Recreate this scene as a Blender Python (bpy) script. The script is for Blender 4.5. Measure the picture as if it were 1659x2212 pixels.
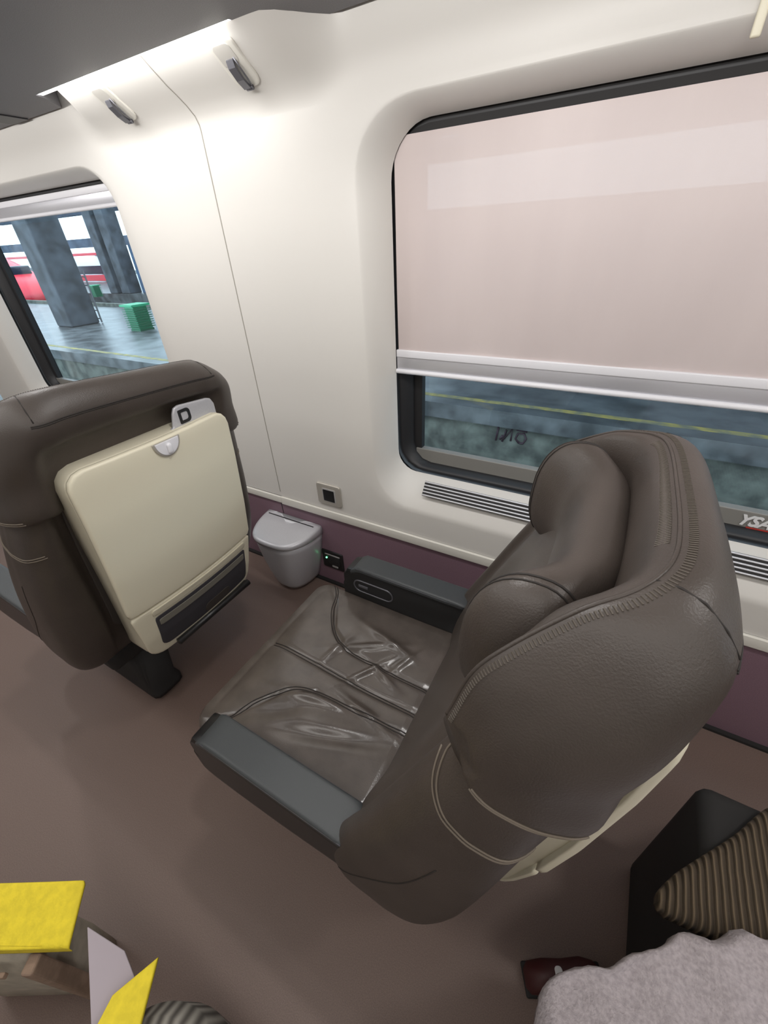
import bpy, bmesh, math, random
import numpy as np
from mathutils import Vector, Matrix
from mathutils.bvhtree import BVHTree
random.seed(7)
PI = math.pi
SC = bpy.context.scene
COL = SC.collection
for o in list(bpy.data.objects): bpy.data.objects.remove(o)

# ------------------------------------------------------------------ camera, world, lights, exposure
SC.view_settings.view_transform = 'Standard'
SC.view_settings.look = 'None'
SC.view_settings.gamma = 1
SC.view_settings.use_curve_mapping = False
SC.view_settings.exposure = 0.0
EYE = 1.6
cd = bpy.data.cameras.new('camera'); cam = bpy.data.objects.new('camera', cd); COL.objects.link(cam)
right = Vector((0.87039075, 0.49029432, -0.0450713)); down = Vector((0.242604, -0.50672877, -0.82726614)); fwd = Vector((-0.42844281, 0.70911031, -0.55999939))
m = Matrix((right, -down, -fwd)).transposed().to_4x4(); m.translation = (0, 0, EYE)
cam.matrix_world = m
cd.sensor_fit = 'HORIZONTAL'; cd.sensor_width = 36.0; cd.lens = 875.944 / 1659 * 36.0
cd.clip_start = 0.02; cd.clip_end = 400
SC.camera = cam

w = bpy.data.worlds.new('world'); SC.world = w; w.use_nodes = True
bg = w.node_tree.nodes['Background']; bg.inputs[0].default_value = (0.72, 0.87, 1.0, 1); bg.inputs[1].default_value = 5.0

def area(name, loc, size, power, color=(1, 1, 1), rot=(0, 0, 0), spread=180):
    l = bpy.data.lights.new(name, 'AREA'); l.shape = 'RECTANGLE'; l.size, l.size_y = size; l.energy = power; l.color = color
    l.spread = math.radians(spread)
    o = bpy.data.objects.new(name, l); o.location = loc; o.rotation_euler = rot; COL.objects.link(o); return o
area('aisle_light', (-0.6, -0.35, 2.27), (7.5, 0.35), 34, (1.0, 0.97, 0.93))
area('opposite_cove_light', (-0.6, -1.38, 1.98), (7.5, 0.12), 6, (1.0, 0.96, 0.92), (math.radians(78), 0, 0))
area('upper_wall_fill', (-0.6, -1.38, 1.96), (7.5, 0.10), 13, (1.0, 0.97, 0.94), (math.radians(95), 0, 0), 45)  # extra fill added from across the aisle, aimed at the upper window wall
for k_, x_ in enumerate((-3.0, -1.72, -0.42, 0.90)):      # fill lamps added out of view above each seat, to lift the seat tops
    area('seat_fill_light', (x_, 0.62, 2.05), (0.16, 0.06), 4.6, (1.0, 0.975, 0.95))
area('rack_fill_light', (-0.6, 0.50, 2.045), (7.5, 0.06), 15, (1.0, 0.975, 0.95), (math.radians(42), 0, 0))  # added fill under the rack, tilted to brighten wall and blind

# ------------------------------------------------------------------ materials
def mat(name, col, rough=0.5, metal=0.0, spec=0.5, noise=0.0, nscale=40, bump=0.0, bscale=200, coat=0.0, emit=None, estr=0.0, detail=4, col2=None):
    M = bpy.data.materials.new(name); M.use_nodes = True; nt = M.node_tree; b = nt.nodes['Principled BSDF']
    b.inputs['Base Color'].default_value = (*col, 1); b.inputs['Roughness'].default_value = rough
    b.inputs['Metallic'].default_value = metal; b.inputs['Specular IOR Level'].default_value = spec
    b.inputs['Coat Weight'].default_value = coat
    tc = nt.nodes.new('ShaderNodeTexCoord')
    if noise or col2:
        n = nt.nodes.new('ShaderNodeTexNoise'); n.inputs['Scale'].default_value = nscale; n.inputs['Detail'].default_value = detail
        nt.links.new(tc.outputs['Object'], n.inputs['Vector'])
        r = nt.nodes.new('ShaderNodeMix'); r.data_type = 'RGBA'
        c2 = col2 if col2 else tuple(max(0, c * (1 - noise)) for c in col)
        c1 = col if col2 else tuple(min(1, c * (1 + noise)) for c in col)
        r.inputs[6].default_value = (*c1, 1); r.inputs[7].default_value = (*c2, 1)
        ra = nt.nodes.new('ShaderNodeValToRGB'); ra.color_ramp.elements[0].position = 0.35; ra.color_ramp.elements[1].position = 0.65
        nt.links.new(n.outputs[0], ra.inputs[0]); nt.links.new(ra.outputs[0], r.inputs[0]); nt.links.new(r.outputs[2], b.inputs['Base Color'])
    if bump:
        n2 = nt.nodes.new('ShaderNodeTexNoise'); n2.inputs['Scale'].default_value = bscale; n2.inputs['Detail'].default_value = 3
        nt.links.new(tc.outputs['Object'], n2.inputs['Vector'])
        bp = nt.nodes.new('ShaderNodeBump'); bp.inputs['Strength'].default_value = bump; bp.inputs['Distance'].default_value = 0.002
        nt.links.new(n2.outputs[0], bp.inputs['Height']); nt.links.new(bp.outputs[0], b.inputs['Normal'])
    if emit: b.inputs['Emission Color'].default_value = (*emit, 1); b.inputs['Emission Strength'].default_value = estr
    return M
def waves(M, scale, axis='X', strength=0.5, dist=0.003, colmix=None):
    nt = M.node_tree; b = nt.nodes['Principled BSDF']; tc = nt.nodes.new('ShaderNodeTexCoord')
    wv = nt.nodes.new('ShaderNodeTexWave'); wv.bands_direction = axis; wv.inputs['Scale'].default_value = scale; wv.inputs['Distortion'].default_value = 0.6
    wv.inputs['Detail'].default_value = 1
    nt.links.new(tc.outputs['Object'], wv.inputs['Vector'])
    bp = nt.nodes.new('ShaderNodeBump'); bp.inputs['Strength'].default_value = strength; bp.inputs['Distance'].default_value = dist
    nt.links.new(wv.outputs[1], bp.inputs['Height']); nt.links.new(bp.outputs[0], b.inputs['Normal'])
    if colmix:
        r = nt.nodes.new('ShaderNodeMix'); r.data_type = 'RGBA'; r.inputs[6].default_value = (*colmix[0], 1); r.inputs[7].default_value = (*colmix[1], 1)
        nt.links.new(wv.outputs[1], r.inputs[0]); nt.links.new(r.outputs[2], b.inputs['Base Color'])
    return M

M = {}
M['wall'] = mat('wall_panel', (0.70, 0.68, 0.645), 0.42, bump=0.04, bscale=500)
M['seam_line'] = mat('panel_seam', (0.33, 0.31, 0.27), 0.7)
M['trim'] = mat('white_trim', (0.74, 0.72, 0.66), 0.3)
M['dado'] = mat('dado_laminate', (0.22, 0.135, 0.172), 0.5, noise=0.10, nscale=300, bump=0.15, bscale=600)
M['floor'] = mat('floor_linoleum', (0.178, 0.124, 0.104), 0.5, noise=0.16, nscale=420, bump=0.1, bscale=500)
M['ceiling'] = mat('ceiling_white', (0.75, 0.73, 0.7), 0.6)
M['rack'] = mat('rack_grey', (0.205, 0.20, 0.212), 0.55, noise=0.12, nscale=400)
M['rack_dark'] = mat('rack_slot', (0.02, 0.02, 0.024), 0.4)
M['led'] = mat('led_strip', (1, 1, 1), 0.5, emit=(1.0, 0.985, 0.96), estr=9)
M['leather'] = mat('brown_leather', (0.060, 0.048, 0.041), 0.42, spec=0.5, noise=0.10, nscale=9, bump=0.25, bscale=420)
M['leather_seat'] = mat('worn_leather', (0.092, 0.076, 0.066), 0.24, spec=0.7, noise=0.14, nscale=14, bump=0.12, bscale=300)
M['thread'] = mat('stitch_thread', (0.17, 0.14, 0.11), 0.7)
M['stitch'] = mat('leather_stitch', (0.10, 0.085, 0.07), 0.6)
M['thread_dark'] = mat('stitch_dark', (0.022, 0.018, 0.016), 0.7)
M['fabric_dark'] = mat('seat_back_fabric', (0.055, 0.046, 0.04), 0.85, bump=0.2, bscale=900)
M['cream'] = mat('cream_plastic', (0.78, 0.735, 0.58), 0.42, bump=0.06, bscale=700)
M['cream_edge'] = mat('cream_edge', (0.62, 0.58, 0.455), 0.45)
M['black'] = mat('black_plastic', (0.014, 0.014, 0.015), 0.35)
M['black_matte'] = mat('black_matte', (0.018, 0.017, 0.017), 0.75)
M['armpad'] = mat('armrest_pad', (0.050, 0.056, 0.060), 0.45, bump=0.2, bscale=700)
M['pocket'] = mat('pocket_cloth', (0.045, 0.042, 0.05), 0.8)
M['pocket_band'] = mat('pocket_band', (0.20, 0.19, 0.16), 0.7)
M['bin'] = mat('silver_plastic', (0.54, 0.54, 0.57), 0.34, metal=0.2, noise=0.03, nscale=300)
M['grey_plate'] = mat('grey_plate', (0.42, 0.41, 0.40), 0.4)
M['plate_frame'] = mat('plate_frame', (0.50, 0.47, 0.42), 0.35, metal=0.3)
M['alu'] = mat('brushed_aluminium', (0.62, 0.62, 0.66), 0.32, metal=0.55)
M['alu_white'] = mat('bar_white', (0.80, 0.80, 0.84), 0.35)
M['hook_metal'] = mat('hook_metal', (0.16, 0.16, 0.18), 0.35, metal=0.5)
M['hook_cup'] = mat('hook_cup', (0.60, 0.58, 0.54), 0.3)
M['rubber'] = mat('window_rubber', (0.016, 0.016, 0.018), 0.5)
M['sill_grey'] = mat('window_sill_grey', (0.22, 0.215, 0.20), 0.5)
M['white_marking'] = mat('white_marking', (0.75, 0.75, 0.76), 0.6)
M['red_marking'] = mat('red_marking', (0.45, 0.035, 0.025), 0.6)
M['led_green'] = mat('green_led', (0.1, 0.9, 0.3), 0.4, emit=(0.12, 1.0, 0.35), estr=6)
M['yellow'] = mat('yellow_fabric', (0.80, 0.64, 0.03), 0.75, noise=0.08, nscale=60, bump=0.3, bscale=300)
M['bag_beige'] = mat('beige_canvas', (0.42, 0.38, 0.31), 0.8, noise=0.12, nscale=30, bump=0.3, bscale=300)
M['bag_tan'] = mat('tan_edge', (0.30, 0.21, 0.155), 0.8, noise=0.1, nscale=60)
M['lilac'] = mat('lilac_paper', (0.42, 0.37, 0.41), 0.8)
M['stripe'] = waves(mat('striped_cloth', (0.3, 0.28, 0.25), 0.85), 14, 'X', 0.5, 0.004, ((0.10, 0.09, 0.08), (0.36, 0.34, 0.30)))
M['grey_wool'] = mat('grey_wool', (0.40, 0.36, 0.38), 0.95, noise=0.14, nscale=160, bump=0.9, bscale=260)
M['ribbed'] = waves(mat('ribbed_knit', (0.12, 0.085, 0.05), 0.95), 26, 'X', 1.0, 0.008, ((0.050, 0.035, 0.022), (0.15, 0.11, 0.07)))
M['red_shoe'] = mat('red_leather', (0.055, 0.009, 0.009), 0.5)
# station outside
M['platform'] = mat('platform_asphalt', (0.075, 0.078, 0.08), 0.34, noise=0.55, nscale=2.2, detail=8, bump=0.1, bscale=30)
M['concrete'] = mat('platform_concrete', (0.080, 0.085, 0.072), 0.85, noise=0.5, nscale=3.5, detail=8)
M['ballast'] = mat('track_ballast', (0.05, 0.06, 0.06), 0.9, noise=0.5, nscale=20)
M['steel'] = mat('rail_steel', (0.12, 0.12, 0.13), 0.4, metal=0.7)
M['yellow_line'] = mat('yellow_line', (0.34, 0.27, 0.07), 0.8, col2=(0.14, 0.14, 0.10), nscale=6, detail=8)
M['graffiti'] = mat('graffiti_paint', (0.03, 0.012, 0.02), 0.7)
M['column'] = mat('station_column', (0.045, 0.05, 0.06), 0.8, noise=0.5, nscale=2, detail=6)
M['canopy'] = mat('station_canopy', (0.10, 0.13, 0.18), 0.8, noise=0.3, nscale=0.8)
M['navy'] = mat('station_wall_blue', (0.06, 0.10, 0.17), 0.7, noise=0.35, nscale=1.0)
M['train_red'] = mat('train_red', (0.62, 0.03, 0.05), 0.35)
M['train_white'] = mat('train_white', (0.75, 0.76, 0.78), 0.35)
M['train_window'] = mat('train_window', (0.02, 0.025, 0.04), 0.15)
M['green'] = mat('green_paint', (0.02, 0.26, 0.12), 0.5)
M['green_dark'] = mat('green_shade', (0.02, 0.12, 0.06), 0.5)

def fabric_blind():
    Mx = bpy.data.materials.new('blind_fabric'); Mx.use_nodes = True; nt = Mx.node_tree; nt.nodes.clear()
    out = nt.nodes.new('ShaderNodeOutputMaterial'); tc = nt.nodes.new('ShaderNodeTexCoord')
    n = nt.nodes.new('ShaderNodeTexNoise'); n.inputs['Scale'].default_value = 3; n.inputs['Detail'].default_value = 5
    mp = nt.nodes.new('ShaderNodeMapping'); mp.inputs['Scale'].default_value = (1.6, 1, 0.35)
    nt.links.new(tc.outputs['Object'], mp.inputs[0]); nt.links.new(mp.outputs[0], n.inputs['Vector'])
    mx = nt.nodes.new('ShaderNodeMix'); mx.data_type = 'RGBA'; mx.inputs[6].default_value = (0.62, 0.53, 0.52, 1); mx.inputs[7].default_value = (0.76, 0.66, 0.635, 1)
    nt.links.new(n.outputs[0], mx.inputs[0])
    d = nt.nodes.new('ShaderNodeBsdfDiffuse'); g = nt.nodes.new('ShaderNodeBsdfGlossy'); g.inputs['Roughness'].default_value = 0.38
    t = nt.nodes.new('ShaderNodeBsdfTransparent'); tl = nt.nodes.new('ShaderNodeBsdfTranslucent')
    tl.inputs[0].default_value = (0.5, 0.42, 0.4, 1); g.inputs[0].default_value = (0.9, 0.85, 0.85, 1)
    nt.links.new(mx.outputs[2], d.inputs[0])
    a = nt.nodes.new('ShaderNodeMixShader'); a.inputs[0].default_value = 0.15; nt.links.new(d.outputs[0], a.inputs[1]); nt.links.new(tl.outputs[0], a.inputs[2])
    b = nt.nodes.new('ShaderNodeMixShader'); b.inputs[0].default_value = 0.05; nt.links.new(a.outputs[0], b.inputs[1]); nt.links.new(g.outputs[0], b.inputs[2])
    c = nt.nodes.new('ShaderNodeMixShader'); c.inputs[0].default_value = 0.018; nt.links.new(b.outputs[0], c.inputs[1]); nt.links.new(t.outputs[0], c.inputs[2])
    nt.links.new(c.outputs[0], out.inputs[0]); return Mx
M['blind'] = fabric_blind()
def glass_mat():
    Mx = bpy.data.materials.new('window_glass'); Mx.use_nodes = True; nt = Mx.node_tree; nt.nodes.clear()
    out = nt.nodes.new('ShaderNodeOutputMaterial'); t = nt.nodes.new('ShaderNodeBsdfTransparent'); t.inputs[0].default_value = (0.82, 0.87, 0.88, 1)
    g = nt.nodes.new('ShaderNodeBsdfGlossy'); g.inputs['Roughness'].default_value = 0.02
    lw = nt.nodes.new('ShaderNodeLayerWeight'); lw.inputs[0].default_value = 0.5; pw = nt.nodes.new('ShaderNodeMath'); pw.operation = 'POWER'; pw.inputs[1].default_value = 4.0; nt.links.new(lw.outputs['Facing'], pw.inputs[0])
    f = nt.nodes.new('ShaderNodeMath'); f.operation = 'MULTIPLY_ADD'; f.inputs[1].default_value = 0.5; f.inputs[2].default_value = 0.03; nt.links.new(pw.outputs[0], f.inputs[0])
    x = nt.nodes.new('ShaderNodeMixShader'); nt.links.new(f.outputs[0], x.inputs[0]); nt.links.new(t.outputs[0], x.inputs[1]); nt.links.new(g.outputs[0], x.inputs[2])
    nt.links.new(x.outputs[0], out.inputs[0]); return Mx
M['glass'] = glass_mat()

# ------------------------------------------------------------------ mesh helpers
def mesh_obj(name, verts, faces, m, parent=None, smooth=True, loc=None):
    me = bpy.data.meshes.new(name); me.from_pydata([tuple(v) for v in verts], [], faces); me.update()
    bm = bmesh.new(); bm.from_mesh(me); bmesh.ops.remove_doubles(bm, verts=bm.verts, dist=1e-6)
    bmesh.ops.recalc_face_normals(bm, faces=bm.faces); bm.to_mesh(me); bm.free()
    if smooth:
        for p in me.polygons: p.use_smooth = True
    me.materials.append(m)
    o = bpy.data.objects.new(name, me); COL.objects.link(o)
    if parent: o.parent = parent
    if loc: o.location = loc
    return o
class MB:
    def __init__(s): s.v = []; s.f = []
    def add(s, v, f):
        n = len(s.v); s.v += [tuple(x) for x in v]; s.f += [tuple(i + n for i in q) for q in f]; return s
    def box(s, x0, x1, y0, y1, z0, z1, bev=0.0):
        if bev:
            bm = bmesh.new(); bmesh.ops.create_cube(bm, size=1)
            for q in bm.verts: q.co = Vector(((x0 + x1) / 2 + q.co.x * (x1 - x0), (y0 + y1) / 2 + q.co.y * (y1 - y0), (z0 + z1) / 2 + q.co.z * (z1 - z0)))
            bmesh.ops.bevel(bm, geom=bm.edges[:], offset=bev, segments=3, affect='EDGES', profile=0.5)
            bm.verts.index_update()
            s.add([tuple(q.co) for q in bm.verts], [[q.index for q in f.verts] for f in bm.faces]); bm.free(); return s
        v = [(x, y, z) for x in (x0, x1) for y in (y0, y1) for z in (z0, z1)]
        return s.add(v, [(0, 1, 3, 2), (4, 6, 7, 5), (0, 4, 5, 1), (2, 3, 7, 6), (0, 2, 6, 4), (1, 5, 7, 3)])
    def tube(s, pts, r, n=8, close=False):
        pts = [Vector(p) for p in pts]; L = len(pts); base = []; prev = None
        rr = r if isinstance(r, (list, tuple)) else [r] * L
        for i, p in enumerate(pts):
            a = pts[(i - 1) % L] if (close or i > 0) else p; b = pts[(i + 1) % L] if (close or i < L - 1) else p
            t = (b - a).normalized()
            if prev is None: nrm = t.orthogonal().normalized()
            else:
                nrm = prev - t * prev.dot(t); nrm = nrm.normalized() if nrm.length > 1e-6 else t.orthogonal().normalized()
            prev = nrm; bi = t.cross(nrm)
            base.append([p + rr[i] * (math.cos(2 * PI * k / n) * nrm + math.sin(2 * PI * k / n) * bi) for k in range(n)])
        v = [q for ring in base for q in ring]; f = []
        for i in range(L if close else L - 1):
            j = (i + 1) % L
            for k in range(n): f.append((i * n + k, i * n + (k + 1) % n, j * n + (k + 1) % n, j * n + k))
        if not close: f.append(tuple(range(n))[::-1]); f.append(tuple((L - 1) * n + k for k in range(n)))
        return s.add(v, f)
    def build(s, name, m, parent=None, smooth=False): return mesh_obj(name, s.v, s.f, m, parent, smooth)
def smooth_angle(o, a=35):
    for p in o.data.polygons: p.use_smooth = True
    try: o.data.set_sharp_from_angle(angle=math.radians(a))
    except Exception: pass
    return o
def rrect(w, h, r, n=8, cx=0, cy=0):
    """rounded rectangle, counter-clockwise; r = one radius or [tr, tl, bl, br]"""
    rs = r if isinstance(r, (list, tuple)) else [r] * 4; out = []
    for k, (sx, sy) in enumerate(((1, 1), (-1, 1), (-1, -1), (1, -1))):
        c = (sx * (w / 2 - rs[k]), sy * (h / 2 - rs[k]))
        for i in range(n + 1):
            a = PI / 2 * (k + i / n); out.append((cx + c[0] + rs[k] * math.cos(a), cy + c[1] + rs[k] * math.sin(a)))
    return out
def resample(poly, n, close=True):
    p = np.array(poly, float); q = np.vstack([p, p[:1]]) if close else p
    d = np.r_[0, np.cumsum(np.linalg.norm(np.diff(q, axis=0), axis=1))]
    t = np.linspace(0, d[-1], n, endpoint=not close)
    return np.stack([np.interp(t, d, q[:, k]) for k in range(q.shape[1])], 1)
def slab(name, poly, place, thick, bev, m, parent=None, hfun=None, rings=10, n=96, back=True):
    """plate with rounded edge: poly in (u,v); place(u,v,h) -> 3-D"""
    p = resample(poly, n); c = p.mean(0); rad = np.linalg.norm(p - c, axis=1).min()
    V = []; ring = []
    def add(s, h, extra=False):
        for (u, v) in (c + (p - c) * s): V.append(place(u, v, h + (hfun(u, v) if (hfun and extra) else 0)))
        ring.append(len(V) - n)
    if back: add(1 - 0.3, 0)
    add(1, 0)
    add(1, max(thick - bev, 0) * 0.5)
    for i in range(5):
        a = PI / 2 * i / 4; add(1 - (bev / rad) * (1 - math.cos(a)), thick - bev + bev * math.sin(a), i >= 3)
    s1 = 1 - bev / rad
    for i in range(1, rings): add(s1 * (1 - i / rings), thick, True)
    V.append(place(c[0], c[1], thick + (hfun(*c) if hfun else 0)))
    F = []
    for a, b in zip(ring[:-1], ring[1:]):
        for k in range(n): F.append((a + k, a + (k + 1) % n, b + (k + 1) % n, b + k))
    for k in range(n): F.append((ring[-1] + k, ring[-1] + (k + 1) % n, len(V) - 1))
    if back: F.append(tuple(range(n))[::-1])
    return mesh_obj(name, V, F, m, parent)
def cr_closed(P, m=8):
    P = np.array(P, float); N = len(P); out = []
    for i in range(N):
        a, b, c, d = P[i - 1], P[i], P[(i + 1) % N], P[(i + 2) % N]
        for k in range(m):
            t = k / m; out.append(0.5 * ((2 * b) + (c - a) * t + (2 * a - 5 * b + 4 * c - d) * t * t + (3 * b - a - 3 * c + d) * t ** 3))
    return np.array(out)
def cr_open(P, m=6):
    P = np.array(P, float); N = len(P); out = []
    for i in range(N - 1):
        a = P[max(i - 1, 0)]; b = P[i]; c = P[i + 1]; d = P[min(i + 2, N - 1)]
        for k in range(m):
            t = k / m; out.append(0.5 * ((2 * b) + (c - a) * t + (2 * a - 5 * b + 4 * c - d) * t * t + (3 * b - a - 3 * c + d) * t ** 3))
    out.append(P[-1]); return np.array(out)
def loft(name, sections, m, parent=None, cap=True, smooth=True):
    n = len(sections[0]); V = [tuple(q) for s in sections for q in s]; F = []
    for i in range(len(sections) - 1):
        for k in range(n): F.append((i * n + k, i * n + (k + 1) % n, (i + 1) * n + (k + 1) % n, (i + 1) * n + k))
    if cap:
        for s0, sec in ((0, sections[0]), ((len(sections) - 1) * n, sections[-1])):
            V.append(tuple(np.mean(np.array(sec), axis=0))); c = len(V) - 1
            for k in range(n): F.append((s0 + k, s0 + (k + 1) % n, c))
    return mesh_obj(name, V, F, m, parent, smooth)
def bvh_of(objs):
    v = []; f = []
    for o in (objs if isinstance(objs, list) else [objs]):
        n = len(v); v += [q.co.copy() for q in o.data.vertices]; f += [[i + n for i in p.vertices] for p in o.data.polygons]
    return BVHTree.FromPolygons(v, f)
def seam(name, target, pts, direction, m, r=0.0022, lift=0.0004, parent=None, steps=10, pair=0.0):
    """stitched seam: a curve pressed onto the target's surface along a direction"""
    bv = bvh_of(target); d = Vector(direction).normalized(); mb = MB(); path = cr_open(pts, steps)
    for off in ((-pair, pair) if pair else (0,)):
        line = []
        for i, p in enumerate(path):
            t = Vector(path[min(i + 1, len(path) - 1)]) - Vector(path[max(i - 1, 0)]); side = t.cross(d)
            side = side.normalized() if side.length > 1e-9 else Vector((0, 0, 0))
            q = Vector(p) + side * off
            hit = bv.ray_cast(q - d * 0.6, d, 1.4)
            if hit[0] is not None: line.append(hit[0] + hit[1].normalized() * lift * (1 if hit[1].dot(d) < 0 else -1))
        if len(line) > 2: mb.tube(line, r, 6)
    if not mb.v: return None
    return mb.build(name, m, parent, True)

def tag(o, label=None, cat=None, group=None, kind=None):
    if label: o['label'] = label
    if cat: o['category'] = cat
    if group: o['group'] = group
    if kind: o['kind'] = kind
    return o
def thing(name, label, cat, loc=(0, 0, 0), group=None, rz=0):
    o = bpy.data.objects.new(name, None); COL.objects.link(o); o.location = loc; o.rotation_euler = (0, 0, rz)
    o.empty_display_size = 0.1
    return tag(o, label, cat, group)
def struct(o): o['kind'] = 'structure'; return o
def copy_tree(o, parent=None):
    c = o.copy(); COL.objects.link(c); c.parent = parent
    for ch in list(bpy.data.objects):
        if ch.parent == o: copy_tree(ch, c)
    return c

# ------------------------------------------------------------------ the carriage shell
WY = 1.287                      # inner face of the window wall
RY = 1.38                       # where the reveal ends at the frame
SEAM = -1.40; HALF = 1.47; WZ = 1.3175
ZLO, ZHI = 0.505, 1.915
struct(MB().box(-5.2, 3.4, -1.75, 1.31, -0.04, 0).build('floor', M['floor']))
struct(MB().box(-5.2, 3.4, -1.75, 1.5, 2.30, 2.34).build('ceiling', M['ceiling']))
struct(MB().box(-5.2, 3.4, -1.79, -1.75, 0, 2.30).build('wall_back', M['wall']))
struct(MB().box(-5.24, -5.2, -1.79, 1.5, 0, 2.30).build('wall_left', M['wall']))
struct(MB().box(3.4, 3.44, -1.79, 1.5, 0, 2.30).build('wall_right', M['wall']))

def wall_cell(cx, name):
    N = 240
    ww, hh = 1.63, 1.095
    con = resample(rrect(ww, hh, [0.13, 0.13, 0.085, 0.085], 12), N)
    c = np.array([0, 0]); rect = []
    zt, zb = ZHI - WZ, ZLO - WZ
    # rays from the centre to the cell's rectangle
    for (x, z) in con:
        k = min(HALF / abs(x) if abs(x) > 1e-9 else 9, (zt / z if z > 0 else zb / z) if abs(z) > 1e-9 else 9); rect.append((x * k, z * k))
    rect = np.array(rect)
    for cr in ((HALF, zt), (-HALF, zt), (-HALF, zb), (HALF, zb)):
        i = np.argmin(np.linalg.norm(rect - np.array(cr), axis=1)); rect[i] = cr
    tang = np.roll(con, -1, 0) - np.roll(con, 1, 0); nrm = np.stack([tang[:, 1], -tang[:, 0]], 1); nrm /= np.linalg.norm(nrm, axis=1)[:, None]
    if (nrm * con).sum() < 0: nrm = -nrm
    up = np.clip(nrm[:, 1], 0, 1); dn = np.clip(-nrm[:, 1], 0, 1); sd = 1 - up - dn
    D = 0.036 * up ** 2 + 0.135 * dn ** 2 + 0.075 * (1 - up ** 2 - dn ** 2)
    V = []; rings = []
    for t in np.linspace(0, 1, 13):
        # steep next to the frame, easing out on the room side
        g = (1 - t) ** 1.15 * (1 - 0.5 * t) if t < 1 else 0
        gdn = 1 - t ** 1.25 * (1.6 - 0.6 * t)
        rings.append(len(V))
        for i in range(N):
            q = con[i] + nrm[i] * D[i] * t
            gg = g * (1 - dn[i] ** 2) + gdn * dn[i] ** 2
            V.append((cx + q[0], WY + (RY - WY) * gg, WZ + q[1]))
    base = con + nrm * D[:, None]
    for t in np.linspace(0, 1, 9)[1:]:
        rings.append(len(V))
        for i in range(N):
            q = base[i] * (1 - t) + rect[i] * t; V.append((cx + q[0], WY, WZ + q[1]))
    F = []
    for a, b in zip(rings[:-1], rings[1:]):
        for k in range(N): F.append((a + k, a + (k + 1) % N, b + (k + 1) % N, b + k))
    return V, F
wallV = MB()
CELLS = [SEAM - HALF, SEAM + HALF, SEAM + 3 * HALF]
for cx in CELLS:
    v, f = wall_cell(cx, ''); wallV.add(v, f)
# cove above the windows: curves in towards the rack, most at the pillars between windows
def pill(x):
    d = min(abs(x - (SEAM + 2 * HALF * k)) for k in (-1, 0, 1)); t = min(max((0.60 - d) / 0.16, 0), 1); return t * t * (3 - 2 * t)
PRO_A = [(1.287, 1.915), (1.2855, 1.930), (1.275, 1.951), (1.250, 1.972), (1.220, 1.991), (1.192, 2.007), (1.150, 2.037), (1.120, 2.060), (1.09, 2.085), (1.08, 2.12), (1.08, 2.30)]
PRO_B = [(1.287, 1.915), (1.288, 1.937), (1.286, 1.957), (1.282, 1.975), (1.277, 1.992), (1.270, 2.007), (1.262, 2.037), (1.257, 2.060), (1.255, 2.085), (1.255, 2.12), (1.255, 2.30)]
xs = np.arange(SEAM - 2 * HALF, SEAM + 4 * HALF + 0.001, 0.03); V = []; F = []; npf = len(PRO_A)
for x in xs:
    p = pill(x)
    for a, b in zip(PRO_A, PRO_B): V.append((x, a[0] * p + b[0] * (1 - p), a[1] * p + b[1] * (1 - p)))
for i in range(len(xs) - 1):
    for k in range(npf - 1): F.append((i * npf + k, (i + 1) * npf + k, (i + 1) * npf + k + 1, i * npf + k + 1))
wallV.add(V, F)
wo = wallV.build('wall_window_side', M['wall'], None, True); struct(wo)
# outer skin and dark backing behind the panels, so nothing shines through
mb = MB()
for cx in CELLS:
    a, b = cx - 0.80, cx + 0.80
    mb.box(cx - HALF, a, 1.475, 1.50, -0.04, 2.34); mb.box(b, cx + HALF, 1.475, 1.50, -0.04, 2.34)
    mb.box(a, b, 1.475, 1.50, -0.04, 0.775); mb.box(a, b, 1.475, 1.50, 1.865, 2.34)
struct(mb.build('wall_outer', M['black_matte']))
# seam lines between panels
mb = MB()
for s in (SEAM, SEAM + 2 * HALF):
    prof = [(WY, 0.53), (WY, 1.2), (WY, 1.8)] + PRO_A[:8]
    path = [Vector((s, y - 0.0006, z)) for y, z in prof]
    v = []; f = []
    for p in path: v += [p + Vector((-0.0022, 0, 0)), p + Vector((0.0022, 0, 0))]
    for i in range(len(path) - 1): f.append((2 * i, 2 * i + 1, 2 * i + 3, 2 * i + 2))
    mb.add(v, f)
struct(mb.build('trim_panel_seam', M['seam_line']))
# dado and its white rail
mb = MB().box(-4.4, 3.4, 1.29, 1.33, 0, 0.47)
struct(mb.build('wall_dado', M['dado']))
mb = MB(); mb.box(-4.4, SEAM - 0.001, 1.279, 1.31, 0.463, 0.500, 0.003); mb.box(SEAM + 0.001, 3.4, 1.277, 1.31, 0.459, 0.503, 0.003)
o = struct(mb.build('trim_1', M['trim'])); smooth_angle(o)
mb = MB().box(SEAM - 0.016, SEAM - 0.013, 1.2885, 1.292, 0.0, 0.46)
struct(mb.build('trim_2', M['black_matte']))
mb = MB().box(-4.4, 3.4, 1.272, 1.292, 0, 0.012)
struct(mb.build('baseboard_window_side', M['black_matte']))

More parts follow.
